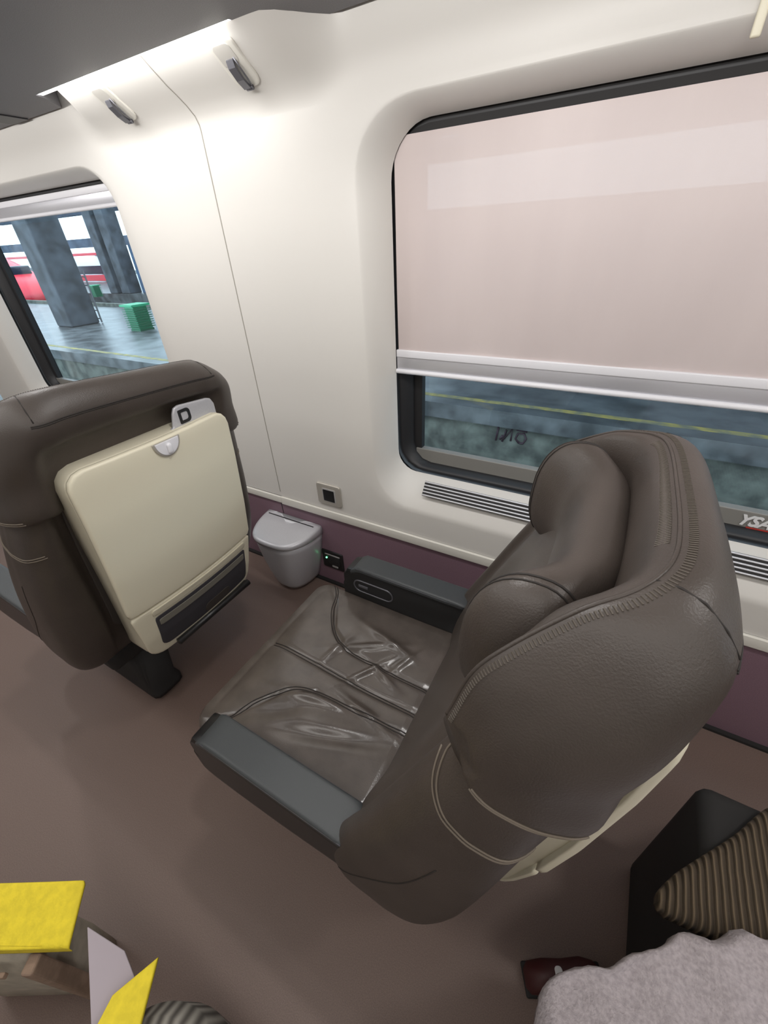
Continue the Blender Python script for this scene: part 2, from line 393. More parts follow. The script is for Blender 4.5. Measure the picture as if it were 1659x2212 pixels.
# ------------------------------------------------------------------ windows
def window(idx, cx):
    w_, h_ = 1.63, 1.095; N = 120
    def ring(dw, dh, r, y, dz=0): return [(cx + x, y, WZ + z + dz) for x, z in resample(rrect(w_ - dw, h_ - dh, r, 10), N)]
    secs = [ring(-0.03, -0.03, 0.12, 1.398), ring(0.0, 0.0, 0.11, 1.3965), ring(0.012, 0.012, 0.10, 1.394), ring(0.03, 0.03, 0.09, 1.397), ring(0.05, 0.036, 0.09, 1.41), ring(0.09, 0.05, 0.08, 1.425), ring(0.10, 0.06, 0.08, 1.47), ring(-0.03, -0.03, 0.12, 1.47)]
    V = [q for s in secs for q in s]; F = []
    for i in range(len(secs)):
        j = (i + 1) % len(secs)
        for k in range(N): F.append((i * N + k, i * N + (k + 1) % N, j * N + (k + 1) % N, j * N + k))
    fr = mesh_obj('window_%d' % idx, V, F, M['rubber']); struct(fr)
    # pale ledge at the foot of the pane and black border at its sides
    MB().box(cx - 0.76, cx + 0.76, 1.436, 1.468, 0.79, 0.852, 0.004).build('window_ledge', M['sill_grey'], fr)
    sb = MB().box(cx - 0.79, cx - 0.735, 1.44, 1.468, 0.8, 1.84); sb.box(cx + 0.735, cx + 0.79, 1.44, 1.468, 0.8, 1.84)
    sb.build('window_border', M['rubber'], fr)
    MB().box(cx - 0.80, cx + 0.80, 1.470, 1.474, 0.775, 1.86).build('window_pane', M['glass'], fr)
    return fr
frames = [window(i + 1, cx) for i, cx in enumerate(CELLS[:2])]

# ------------------------------------------------------------------ blinds
def blind(cx, zbar, label, group=None):
    b = thing('roller_blind', label, 'blind', (cx, 1.385, zbar))
    top = 1.838
    if top - zbar > 0.2:
        V = []; F = []; nx, nz = 90, 40; x0 = -0.806; wdt = 1.612
        for k in range(nz + 1):
            for i in range(nx + 1):
                x = x0 + wdt * i / nx; s = k / nz; z = (top - zbar) * s + 0.045 * (1 - s)
                fold = 0.0022 * math.sin(11 * x + 3.5 * s) * (1 - s) + 0.0018 * math.sin(23 * x - 5 * s + 1) * (1 - s) ** 2 + 0.003 * math.exp(-((x - 0.42 - 0.35 * s) / 0.035) ** 2) * (1 - s) ** 0.5 * 0.8
                V.append((x, fold, z))
        for k in range(nz):
            for i in range(nx): F.append((k * (nx + 1) + i, k * (nx + 1) + i + 1, (k + 1) * (nx + 1) + i + 1, (k + 1) * (nx + 1) + i))
        mesh_obj('blind_fabric', V, F, M['blind'], b)
    o = MB().box(-0.812, 0.812, -0.008, 0.006, 0.024, 0.050, 0.003).build('hem_strip', M['alu_white'], b); smooth_angle(o)
    o = MB().box(-0.812, 0.812, -0.004, 0.005, -0.022, 0.026, 0.002).build('pull_bar', M['alu'], b); smooth_angle(o)
    o = MB().tube([(-0.812, -0.006, -0.026), (0.812, -0.006, -0.026)], 0.0085, 12).build('bar_lip', M['alu_white'], b); smooth_angle(o)
    return b
blind(CELLS[1], 1.208, 'pinkish grey roller blind pulled most of the way down over the large right window')
blind(CELLS[0], 1.80, 'white-edged roller blind rolled up at the top of the left window')
# dark roller slot above each blind
for k, cx in enumerate(CELLS[:2]):
    struct(MB().box(cx - 0.78, cx + 0.78, 1.395, 1.41, 1.83, 1.868).build('trim_%d' % (k + 3), M['black_matte']))

# ------------------------------------------------------------------ vents in the sill
def vent(x0, x1, label):
    t = thing('air_vent', label, 'vent', (x0, 1.32, 0.735), 'slotted vents under the windows')
    L = x1 - x0; a = math.atan2(0.085, 0.062)
    def pl(u, v, h): return (u, math.cos(a) * v * 1.0 - math.sin(a) * h, math.sin(a) * v + math.cos(a) * h)
    n = 5; hw = 0.031
    sl = MB(); P = [pl(0, -hw, 0.001), pl(L, -hw, 0.001), pl(L, hw, 0.001), pl(0, hw, 0.001)]
    Pb = [pl(0, -hw, -0.01), pl(L, -hw, -0.01), pl(L, hw, -0.01), pl(0, hw, -0.01)]
    sl.add(P + Pb, [(0, 1, 2, 3), (4, 5, 6, 7), (0, 1, 5, 4), (2, 3, 7, 6), (0, 3, 7, 4), (1, 2, 6, 5)]); sl.build('vent_slot', M['black_matte'], t)
    for k in range(n):
        v = -hw + 0.004 + k * (2 * hw - 0.008) / (n - 1); m_ = MB()
        m_.tube([pl(0.002, v, 0.003), pl(L - 0.002, v, 0.003)], 0.0030, 6); m_.build('vent_slat', M['alu_white'], t, True)
    return t
VY = 1.0
vent(-0.60, 0.82, 'slotted metal air vent on the sill below the blinded right window')

# ------------------------------------------------------------------ luggage rack with wall light
rk = thing('luggage_rack', 'grey overhead luggage rack with a stepped edge along the window wall', 'luggage rack', (0, 0.8, 2.055))
def rack_outline():
    P = [(-4.3, 0.35), (3.3, 0.35), (3.3, 1.246)]
    for s in (SEAM + 2 * HALF, SEAM):
        P += [(s + 0.40, 1.246), (s + 0.36, 1.118), (s - 0.57, 1.118), (s - 0.59, 1.16), (s - 0.66, 1.246)]
    P += [(-4.3, 1.246)]; return P
ro = rack_outline(); n = len(ro)
V = [(x, y - 0.8, 0) for x, y in ro] + [(x, y - 0.8, 0.06) for x, y in ro]
bm = bmesh.new(); vs = [bm.verts.new(v) for v in V]
bm.faces.new(vs[:n]); bm.faces.new(vs[n:][::-1])
for k in range(n): bm.faces.new((vs[k], vs[(k + 1) % n], vs[n + (k + 1) % n], vs[n + k]))
bmesh.ops.triangulate(bm, faces=[f for f in bm.faces if len(f.verts) > 4]); bmesh.ops.recalc_face_normals(bm, faces=bm.faces)
me = bpy.data.meshes.new('rack_shelf'); bm.to_mesh(me); bm.free(); me.materials.append(M['rack'])
o = bpy.data.objects.new('rack_shelf', me); COL.objects.link(o); o.parent = rk
MB().box(-2.42, -2.30, -0.43, 0.44, -0.004, 0.01).build('rack_gap', M['rack_dark'], rk)
MB().box(-4.3, 3.3, -0.45, -0.43, 0, 0.2).build('rack_front', M['rack'], rk)
for s in (SEAM,):
    o = MB().box(s - 0.56, s + 0.36, 1.119, 1.137, 2.0555, 2.066).build('strip_light', M['led']); tag(o, 'bright white light strip behind the notch in the rack edge above the pillar', 'light')
area('pillar_wash_light', (SEAM - 0.10, 1.098, 2.044), (0.86, 0.03), 1.3, (1.0, 0.99, 0.97), (math.radians(30), 0, 0))

# ------------------------------------------------------------------ coat hooks
def coat_hook(x, label):
    y0, z0 = 1.194, 2.0075                       # on the sloping cove
    t = thing('coat_hook', label, 'hook', (x, y0, z0), 'coat hooks on the pillar cove')
    a = math.atan2(0.062, 0.096); uy, uz = -math.cos(a), math.sin(a)     # up along the slope
    ny, nz = -math.sin(a), -math.cos(a)
    def pl(u, v, h): return (u, uy * v + ny * h, uz * v + nz * h)
    poly = rrect(0.088, 0.124, [0.014, 0.014, 0.026, 0.026], 6)
    slab('hook_plate', poly, pl, 0.006, 0.004, M['trim'], t, rings=4)
    slab('hook_cup', rrect(0.060, 0.052, [0.012, 0.012, 0.004, 0.016], 6, -0.004, 0.028), lambda u, v, h: pl(u, v, 0.0062 + h * 0.3), 0.003, 0.002, M['hook_cup'], t, rings=4)
    m_ = MB(); c = [pl(-0.002, 0.018, 0.004), pl(-0.002, 0.006, 0.013), pl(-0.002, -0.025, 0.016), pl(-0.002, -0.052, 0.013)]
    v = []; f = []
    for p in c:
        p = Vector(p); v += [p + Vector((-0.0125, 0, 0)), p + Vector((0.0125, 0, 0)), p + Vector((0.0125, ny * 0.006, nz * 0.006)), p + Vector((-0.0125, ny * 0.006, nz * 0.006))]
    for i in range(3):
        for k in range(4): f.append((4 * i + k, 4 * i + (k + 1) % 4, 4 * i + 4 + (k + 1) % 4, 4 * i + 4 + k))
    f += [(0, 1, 2, 3), (12, 13, 14, 15)]
    m_.add(v, f); m_.build('hook_arm', M['hook_metal'], t)
    m_ = MB(); m_.tube([pl(0.013, 0.020, 0.006), pl(0.020, 0.0, 0.014), pl(0.020, -0.030, 0.016), pl(0.013, -0.050, 0.013)], 0.0022, 8)
    m_.build('hook_wire', M['hook_metal'], t, True)
    m_ = MB(); m_.tube([pl(-0.010, -0.056, 0.012), pl(0.012, -0.056, 0.012)], 0.006, 10); m_.build('hook_tip', M['hook_metal'], t, True)
    return t
coat_hook(-1.112, 'coat hook on the lit cove, nearer to the blinded right window')
coat_hook(-1.675, 'coat hook on the lit cove, nearer to the left window')

# cream pull strap end at the top right
o = MB().box(0.052, 0.068, 1.262, 1.272, 1.865, 2.02, 0.003).build('pull_strap', M['cream']); smooth_angle(o)
tag(o, 'thin cream strap hanging from the rack above the blinded window', 'strap')

# ------------------------------------------------------------------ wall fittings
cp = thing('call_panel', 'square silver wall plate with a dark inset screen on the white wall', 'wall plate', (-1.075, WY, 0.597))
slab('plate_frame', rrect(0.138, 0.116, 0.012, 6), lambda u, v, h: (u, -h, v), 0.009, 0.005, M['plate_frame'], cp, rings=4)
slab('plate_inset', rrect(0.078, 0.072, 0.006, 5, 0.003, 0.0), lambda u, v, h: (u, -0.0088 - h, v), 0.0015, 0.001, M['grey_plate'], cp, rings=3)
slab('plate_screen', rrect(0.064, 0.062, 0.003, 5, 0.002, -0.002), lambda u, v, h: (u, -0.0100 - h, v), 0.0014, 0.0008, M['black'], cp, rings=3)

po = thing('power_outlet', 'black power outlet with a green light on the dado beside the waste bin', 'power outlet', (-1.115, 1.29, 0.170))
slab('outlet_plate', rrect(0.135, 0.118, 0.006, 5), lambda u, v, h: (u, -h, v), 0.007, 0.004, M['black'], po, rings=4)
slab('socket_face', rrect(0.070, 0.062, 0.008, 5, 0.012, 0.002), lambda u, v, h: (u, -0.007 - h, v), 0.003, 0.002, M['black_matte'], po, rings=3)
MB().box(-0.045, 0.050, -0.010, -0.006, 0.034, 0.039).build('outlet_groove', M['grey_plate'], po)
m_ = MB(); m_.tube([(-0.038, -0.006, 0.010), (-0.038, -0.0105, 0.010)], 0.0045, 12); m_.build('indicator_light', M['led_green'], po, True)
slab('outlet_mark', rrect(0.04, 0.013, 0.006, 5, 0.012, -0.040), lambda u, v, h: (u, -0.0065 - h, v), 0.0015, 0.001, M['grey_plate'], po, rings=3)
for sx in (-0.008, 0.012, 0.032):
    m_ = MB(); m_.tube([(sx, -0.0095, 0.002), (sx, -0.0112, 0.002)], 0.0035, 10); m_.build('socket_hole', M['rubber'], po, True)

# ------------------------------------------------------------------ waste bin
wb = thing('waste_bin', 'silver grey D-shaped waste bin fixed to the dado between the two seats', 'waste bin', (-1.34, 1.288, 0.0))
def dsec(w_, d, z, n=40, tilt=0.0, y0=0.0):
    pts = []
    for i in range(n + 1):
        a = PI * i / n; ca, sa = math.cos(a), math.sin(a)
        x = w_ * math.copysign(abs(ca) ** 0.62, ca); y = -d * abs(sa) ** 0.85
        pts.append((x, y0 + y, z + tilt * y))
    return pts
secs = []
for z, w_, d in ((0.022, 0.105, 0.165), (0.045, 0.115, 0.175), (0.12, 0.135, 0.19), (0.22, 0.158, 0.205), (0.30, 0.172, 0.212), (0.335, 0.176, 0.215)):
    secs.append(dsec(w_, d, z))
loft('bin_body', secs, M['bin'], wb)
secs = [dsec(0.176, 0.215, 0.336), dsec(0.183, 0.222, 0.340), dsec(0.183, 0.222, 0.375, tilt=0.10), dsec(0.178, 0.217, 0.384, tilt=0.11), dsec(0.165, 0.20, 0.387, tilt=0.11), dsec(0.08, 0.10, 0.387, tilt=0.11)]
loft('bin_lid', secs, M['bin'], wb)
MB().box(-0.155, 0.150, -0.030, -0.025, 0.383, 0.386).build('lid_slot', M['black'], wb)

# ------------------------------------------------------------------ the seats
def lerp_keys(keys, z):
    zs = [k[0] for k in keys]; return [float(np.interp(z, zs, [k[j] for k in keys])) for j in range(1, len(keys[0]))]
def smooth_keys(keys, m=5):
    return cr_open(keys, m)
def back_section(z, xr, xf, xi, W, inset, depth=0.0, lipw=0.07, wi=None):
    """half outline from the rear centre round to the front centre, mirrored"""
    iw = min(0.262, W - 0.08)
    h = [(xr - inset, 0.0), (xr - inset, iw * 0.6), (xr - inset, iw - 0.01), (xr - inset * 0.2, iw + 0.022), (xr - 0.002, W - 0.045), (xr - 0.030, W - 0.010),
         (xr - 0.075, W), ((xr + xf) / 2 - 0.01, W), (xf + 0.05, W - 0.002), (xf + 0.012, W - 0.018), (xf, W - 0.045), (xf + 0.02, W - lipw), (xi * 0.6 + xf * 0.4, W - lipw - 0.045), (xi, W - lipw - 0.12), (xi, 0.09), (xi, 0.0)]
    full = h + [(x, -y) for x, y in h[-2:0:-1]]
    return [(x, y, z) for x, y in full]

def make_seat(label, loc):
    t = thing('train_chair', label, 'seat', loc, 'brown leather train seats')
    L = M['leather']
    # --- lower back body, with side bolsters
    keys = [  # z, xr, xf, xi, W, inset
        (0.385, -0.150, -0.20, -0.19, 0.320, 0.000), (0.392, -0.115, -0.27, -0.23, 0.360, 0.000), (0.42, -0.088, -0.30, -0.255, 0.385, 0.008), (0.50, -0.052, -0.305, -0.265, 0.396, 0.022),
        (0.62, -0.014, -0.275, -0.240, 0.396, 0.026), (0.78, 0.018, -0.205, -0.180, 0.388, 0.026), (0.92, 0.048, -0.145, -0.122, 0.370, 0.026), (1.03, 0.078, -0.095, -0.080, 0.350, 0.026),
        (1.10, 0.096, -0.062, -0.052, 0.334, 0.026), (1.16, 0.104, -0.02, -0.02, 0.300, 0.024), (1.185, 0.098, 0.0, 0.0, 0.26, 0.020)]
    K = smooth_keys(keys, 5)
    secs = [cr_closed(back_section(*k), 4) for k in K]
    body = loft('backrest', secs, L, t)
    # --- hood: wraps round the headrest
    hk = [
        [(.068, 0, 1.05), (.092, 0, 1.14), (.104, 0, 1.205), (.137, 0, 1.240), (.144, 0, 1.295), (.130, 0, 1.343), (.106, 0, 1.342), (.082, 0, 1.29), (.05, 0, 1.07)],
        [(.068, .10, 1.05), (.092, .10, 1.14), (.104, .10, 1.205), (.137, .10, 1.240), (.144, .10, 1.295), (.129, .10, 1.343), (.105, .10, 1.342), (.080, .10, 1.29), (.05, .10, 1.07)],
        [(.068, .18, 1.05), (.092, .18, 1.14), (.104, .18, 1.203), (.137, .178, 1.238), (.143, .175, 1.293), (.125, .170, 1.341), (.100, .165, 1.341), (.076, .16, 1.29), (.048, .165, 1.07)],
        [(.070, .235, 1.05), (.094, .235, 1.14), (.108, .232, 1.20), (.137, .225, 1.235), (.140, .222, 1.288), (.116, .215, 1.335), (.088, .205, 1.337), (.066, .195, 1.285), (.045, .20, 1.07)],
        [(.094, .272, 1.05), (.114, .275, 1.14), (.122, .272, 1.20), (.130, .268, 1.245), (.124, .262, 1.286), (.098, .250, 1.323), (.066, .235, 1.327), (.046, .222, 1.28), (.035, .225, 1.07)],
        [(.085, .325, 1.05), (.094, .328, 1.14), (.095, .322, 1.20), (.092, .312, 1.245), (.080, .298, 1.277), (.056, .280, 1.302), (.028, .262, 1.308), (.010, .250, 1.26), (.02, .25, 1.07)],
        [(.045, .348, 1.05), (.045, .350, 1.12), (.043, .346, 1.17), (.035, .338, 1.213), (.022, .325, 1.242), (.002, .308, 1.262), (-.020, .292, 1.262), (-.018, .280, 1.21), (.0, .28, 1.07)],
        [(.000, .354, 1.05), (-.006, .356, 1.10), (-.010, .354, 1.145), (-.018, .348, 1.180), (-.028, .338, 1.205), (-.040, .325, 1.222), (-.050, .310, 1.220), (-.044, .298, 1.18), (-.02, .298, 1.07)],
        [(-.030, .352, 1.055), (-.036, .354, 1.085), (-.042, .353, 1.112), (-.048, .350, 1.135), (-.056, .344, 1.155), (-.063, .335, 1.166), (-.066, .324, 1.162), (-.060, .314, 1.13), (-.04, .312, 1.075)],
        [(-.042, .343, 1.062), (-.050, .345, 1.080), (-.056, .344, 1.100), (-.061, .342, 1.120), (-.066, .339, 1.138), (-.070, .334, 1.148), (-.071, .328, 1.146), (-.067, .323, 1.12), (-.052, .324, 1.07)]]
    A = np.array(hk); W0 = A[::-1].copy() * np.array([1, -1, 1]); A = np.concatenate([W0, A[1:]])
    A[:, :, 2] -= np.clip((A[:, :, 2] - 1.20) / 0.14, 0, 1) * np.interp(A[:, :, 1], [-0.3, 0.3], [0.002, 0.042])
    A[:, 2:5, 0] += 0.012; A[:, 6, 0] -= 0.010; A[:, 7:, 0] -= 0.016
    A = np.stack([cr_open(A[:, k], 6) for k in range(A.shape[1])], 1)
    hood = loft('headrest_hood', [cr_closed(a, 5) for a in A], L, t)
    # --- winged headrest pillow
    n1, n2 = 56, 40; secs = []
    for i in range(n1 + 1):
        y = -0.262 + 0.524 * i / n1; a = abs(y) / 0.262
        endr = math.sqrt(max(0.0, 1 - max(0, (a - 0.70) / 0.30) ** 2.2)) if a > 0.70 else 1.0
        ear = math.exp(-((a - 0.84) / 0.27) ** 2)
        xc = 0.020 - 0.062 * ear; tx = 0.050 + 0.018 * ear; zc = 1.160 - 0.0 * ear; tz = 0.100 + 0.016 * ear
        endr = max(endr, 0.03); sec = []
        for k in range(n2):
            b = 2 * PI * k / n2; cb, sb = math.cos(b), math.sin(b)
            sec.append((xc + tx * endr ** 0.8 * math.copysign(abs(cb) ** 0.85, cb) + 0.10 * sb * tz, y, zc + tz * endr * math.copysign(abs(sb) ** 0.8, sb)))
        secs.append(sec)
    pil_secs = secs; pil = loft('headrest', secs, L, t)
    # --- inset cloth back panel
    slab('back_panel', rrect(0.50, 0.70, [0.06, 0.06, 0.05, 0.05], 8, 0, 0.865), lambda u, v, h: (float(np.interp(v, [0.5, 0.62, 0.78, 0.92, 1.03, 1.10, 1.22], [-0.052, -0.014, 0.018, 0.048, 0.078, 0.097, 0.132])) - 0.026 + h, u, v), 0.006, 0.004, M['fabric_dark'], t, rings=12)
    # --- cream tray assembly
    def xp(u, v): return float(np.interp(v, [0.38, 0.5, 0.62, 0.8, 1.0, 1.12, 1.2], [-0.036, 0.002, 0.028, 0.060, 0.085, 0.094, 0.096])) - 0.30 * u * u
    def P(u, v, h): return (xp(u, v) + h - 0.030, u, v)
    PO = 0.046
    def P(u, v, h): return (xp(u, v) + h - 0.030 + PO, u, v)
    sur = slab('tray_surround', [(x * (1 - 0.10 * max(0, (0.62 - y) / 0.25) - 0.03 * max(0, (y - 0.8) / 0.35)), y) for x, y in rrect(0.505, 0.765, [0.05, 0.05, 0.06, 0.06], 8, 0, 0.775)], lambda u, v, h: P(u, v, h - 0.042), 0.095, 0.012, M['cream_edge'], t, rings=12)
    def tpoly():
        out = []
        for x, y in rrect(0.500, 0.512, [0.045, 0.045, 0.012, 0.012], 8, 0, 0.900): out.append((x * (1 - 0.03 * max(0, (y - 0.8) / 0.35) + 0.012 * math.sin(PI * (y - 0.6) / 0.55)), y))
        return out
    tray = slab('tray_table', tpoly(), lambda u, v, h: P(u, v, h + 0.050), 0.015, 0.007, M['cream'], t, rings=14)
    slab('lower_cover', [(x * (1 - 0.10 * max(0, (0.60 - y) / 0.25)), y) for x, y in rrect(0.495, 0.248, [0.01, 0.01, 0.055, 0.055], 8, 0, 0.514)], lambda u, v, h: P(u, v, h + 0.050), 0.012, 0.006, M['cream'], t, rings=10)
    slab('tray_hinge', rrect(0.40, 0.026, 0.004, 4, 0.012, 0.614), lambda u, v, h: P(u, v, h + 0.0615), 0.005, 0.002, M['cream_edge'], t, rings=3)
    pk = slab('pocket', rrect(0.395, 0.165, [0.008, 0.008, 0.03, 0.02], 6, 0.012, 0.508), lambda u, v, h: P(u, v, h + 0.0605), 0.004, 0.002, M['pocket'], t, rings=6)
    slab('pocket_band', rrect(0.375, 0.030, 0.003, 4, 0.012, 0.560), lambda u, v, h: P(u, v, h + 0.0650), 0.002, 0.001, M['pocket_band'], t, rings=4)
    slab('pocket_net', rrect(0.12, 0.05, 0.02, 4, 0.05, 0.455), lambda u, v, h: P(u, v, h + 0.0650), 0.0015, 0.001, M['fabric_dark'], t, rings=4)
    # footrest bar under the pocket
    fb = MB(); fb.box(-0.175, 0.195, 0, 1, 0, 1)
    br = MB(); br.tube([(xp(0, 0.40) + 0.085, -0.140, 0.403), (xp(0, 0.40) + 0.085, 0.205, 0.403)], 0.013, 12); br.build('footrest_bar', M['black'], t, True)
    br = MB(); br.box(xp(0, 0.40) - 0.0, xp(0, 0.40) + 0.085, -0.135, 0.20, 0.404, 0.412); br.build('footrest_plate', M['black_matte'], t)
    # latch on the tray
    lt = slab('tray_latch', [(0.042 * math.cos(PI + PI * i / 24), 0.048 * math.sin(PI + PI * i / 24)) for i in range(25)], lambda u, v, h: P(u + 0.012, v + 1.150, h + 0.0665), 0.003, 0.0015, M['plate_frame'], t, rings=4)
    slab('latch_face', [(0.036 * math.cos(PI + PI * i / 24), -0.002 + 0.041 * math.sin(PI + PI * i / 24)) for i in range(25)], lambda u, v, h: P(u + 0.012, v + 1.150, h + 0.0695), 0.002, 0.001, M['alu_white'], lt, rings=4)
    slab('latch_knob', rrect(0.014, 0.030, 0.006, 5, 0.012, 1.126), lambda u, v, h: P(u, v, h + 0.0712), 0.008, 0.004, M['alu_white'], lt, rings=3)
    # seat plate with the square sign, standing above the tray
    sp = slab('seat_plate', [(0.040, 1.135), (0.225, 1.135), (0.225, 1.178), (0.215, 1.196), (0.200, 1.202), (0.098, 1.214), (0.082, 1.210), (0.073, 1.196), (0.062, 1.160), (0.040, 1.153)], lambda u, v, h: P(u, v, h + 0.034), 0.008, 0.003, M['bin'], t, rings=4)
    ring_o = rrect(0.040, 0.040, [0.012, 0.003, 0.003, 0.012], 6, 0.108, 1.181); ring_i = rrect(0.023, 0.023, [0.007, 0.002, 0.002, 0.007], 6, 0.108, 1.181)
    V = [P(u, v, 0.0435) for u, v in ring_o + ring_i] + [P(u, v, 0.0415) for u, v in ring_o + ring_i]; n = len(ring_o); F = []
    for k in range(n):
        j = (k + 1) % n; F += [(k, j, n + j, n + k), (k, j, 2 * n + j, 2 * n + k), (n + k, n + j, 3 * n + j, 3 * n + k)]
    mesh_obj('seat_sign', V, F, M['black'], sp, False)
    # --- seat cushion, worn and creased
    def hf(u, v):   # u along the train, v across
        front = -0.030 * max(0, (-0.74 - u) / 0.10) ** 2
        dish = -0.020 * math.exp(-((u + 0.45) / 0.20) ** 2 - (v / 0.26) ** 2)
        z = front + dish
        z += -0.0075 * math.exp(-(v + 0.006) ** 2 / 0.00009)                                  # central seam valley
        for sgn in (-1, 1):
            vs_ = float(np.interp(u, [-0.80, -0.725, -0.65, -0.57, -0.30], [0.31, 0.25, 0.13, 0.085, 0.075]))
            z += -0.0055 * math.exp(-(v - sgn * vs_) ** 2 / 0.00010)
            z += 0.010 * math.exp(-((v - sgn * (vs_ + 0.075)) / 0.05) ** 2 - ((u + 0.48) / 0.15) ** 2)
        for (a, b, ca, L_, wd, am) in ((-0.52, 0.12, 0.5, 0.10, 0.011, 0.0065), (-0.47, 0.05, 0.95, 0.07, 0.009, 0.007), (-0.42, 0.06, -0.4, 0.07, 0.010, 0.0065), (-0.60, 0.07, 1.3, 0.06, 0.012, 0.005),
                                     (-0.55, -0.10, 0.2, 0.13, 0.016, 0.010), (-0.44, -0.17, 0.35, 0.12, 0.018, -0.009), (-0.40, -0.07, -0.2, 0.09, 0.012, 0.008), (-0.62, -0.18, 0.6, 0.08, 0.02, -0.006), (-0.45, 0.17, -0.25, 0.10, 0.014, 0.007), (-0.38, 0.12, 1.1, 0.05, 0.009, 0.005)):
            du, dv = u - a, v - b; p = du * math.cos(ca) + dv * math.sin(ca); q = -du * math.sin(ca) + dv * math.cos(ca)
            z += 1.35 * am * math.exp(-(p / L_) ** 2 - (q / wd) ** 2)
        return z
    cush = slab('seat_cushion', rrect(0.60, 0.650, [0.03, 0.055, 0.055, 0.03], 8, -0.545, 0), lambda u, v, h: (u, v, 0.345 + h), 0.150, 0.045, M['leather_seat'], t, hfun=hf, rings=110, n=260)
    # --- structure below
    mb_ = MB(); mb_.box(-0.80, -0.16, -0.30, 0.30, 0.27, 0.352, 0.02); smooth_angle(mb_.build('seat_base', M['black_matte'], t))
    ped = []
    for z, a, b, c, d in ((0.0, -0.50, -0.155, -0.235, -0.10), (0.02, -0.50, -0.155, -0.235, -0.10), (0.05, -0.47, -0.17, -0.225, -0.11), (0.30, -0.42, -0.17, -0.24, -0.08)):
        ped.append([(x, y, z) for x, y in resample(rrect(b - a, d - c, 0.03, 5, (a + b) / 2, (c + d) / 2), 40)])
    loft('pedestal', ped, M['black_matte'], t)
    # --- armrests
    for sgn in (-1, 1):
        y0 = sgn * 0.340
        ar = []
        x_f, x_b = -0.722, -0.235
        path = [(x_f, 0.49, 0.54), (x_f + 0.006, 0.445, 0.585), (x_f + 0.020, 0.435, 0.608), (x_f + 0.05, 0.43, 0.6185), (x_f + 0.12, 0.43, 0.623), (-0.45, 0.44, 0.625), (x_b - 0.02, 0.47, 0.622), (x_b, 0.48, 0.612)]
        for (x, zb, zt) in path:
            ar.append([(x, y0 + sgn * 0.003 + u, (zb + zt) / 2 + v) for u, v in resample(rrect(0.082, max(zt - zb, 0.03), 0.010, 5), 48)])
        arm = loft('armrest', ar, M['black'], t); smooth_angle(arm, 50)
        # top pad
        pad = slab('armrest_pad', rrect(0.455, 0.084, [0.020, 0.014, 0.014, 0.020], 6, -0.468, y0 + sgn * 0.003), lambda u, v, h: (u, v, 0.612 + h - 0.035 * max(0, (-0.64 - u) / 0.06) ** 2), 0.020, 0.009, M['armpad'], arm, rings=10)
        pts = [(-0.468 + 0.9 * (x + 0.468), y0 + sgn * 0.003 + 0.80 * (y - y0 - sgn * 0.003), 0.64) for x, y in rrect(0.455, 0.084, 0.014, 3, -0.468, y0 + sgn * 0.003)]
        # inner grip slot
        yi = y0 + sgn * 0.003 - sgn * 0.0415
        ov = rrect(0.160, 0.052, 0.0255, 8, -0.592, 0.548)
        m2 = MB(); m2.tube([(u, yi, v) for u, v in resample(ov, 48)], 0.0030, 8, close=True); m2.build('grip_rim', M['hook_metal'], arm, True)
        for e_ in (-1, 1):
            m4 = MB(); m4.tube([(x_, y0 + sgn * 0.003 + e_ * 0.0405, 0.6245) for x_ in (-0.66, -0.55, -0.45, -0.35, -0.255)], 0.0018, 6); m4.build('pad_piping', M['hook_metal'], arm, True)
        slab('grip_slot', rrect(0.156, 0.048, 0.0235, 8, -0.592, 0.548), lambda u, v, h: (u, yi - sgn * (h - 0.0005), v), 0.0012, 0.0005, M['rubber'], arm, rings=3)
        lv = MB(); lv.box(-0.652, -0.612, min(yi, yi - sgn * 0.004), max(yi, yi - sgn * 0.004), 0.545, 0.556, 0.0015); lv.build('recline_button', M['hook_metal'], arm)
    # --- stitched seams
    th, td = M['thread'], M['thread_dark']
    seam('cushion_seam', cush, [(-0.80, -0.006, 0), (-0.6, -0.006, 0), (-0.4, -0.008, 0), (-0.27, -0.012, 0)], (0, 0, -1), td, 0.0016, 0.0004, cush, 12, 0.005)
    for sgn in (-1, 1):
        seam('cushion_seam', cush, [(-0.775, sgn * 0.315, 0), (-0.735, sgn * 0.27, 0), (-0.70, sgn * 0.19, 0), (-0.64, sgn * 0.118, 0), (-0.57, sgn * 0.085, 0), (-0.44, sgn * 0.078, 0), (-0.27, sgn * 0.070, 0)], (0, 0, -1), td, 0.0016, 0.0004, cush, 12, 0.004)
        # side seams of the back
        s_ = [(-0.060, sgn * 0.3, 1.10), (-0.082, sgn * 0.3, 1.055), (-0.082, sgn * 0.3, 1.00), (-0.050, sgn * 0.3, 0.960), (0.01, sgn * 0.3, 0.942), (0.05, sgn * 0.3, 0.942)]
        seam('side_seam', body, s_, (0, -sgn, 0), th, 0.0015, 0.0006, body, 10, 0.0035)
        s_ = [(-0.27, sgn * 0.3, 0.50), (-0.20, sgn * 0.3, 0.59), (-0.12, sgn * 0.3, 0.70), (-0.06, sgn * 0.3, 0.84)]
        seam('side_seam', body, s_, (0, -sgn, 0), td, 0.0010, 0.0003, body, 8)
        s_ = [(-0.036, sgn * 0.3, 1.072), (-0.01, sgn * 0.3, 1.062), (0.04, sgn * 0.3, 1.060), (0.088, sgn * 0.3, 1.062)]
        seam('side_seam', hood, s_, (0, -sgn, 0), th, 0.0015, 0.0006, hood, 10, 0.003)
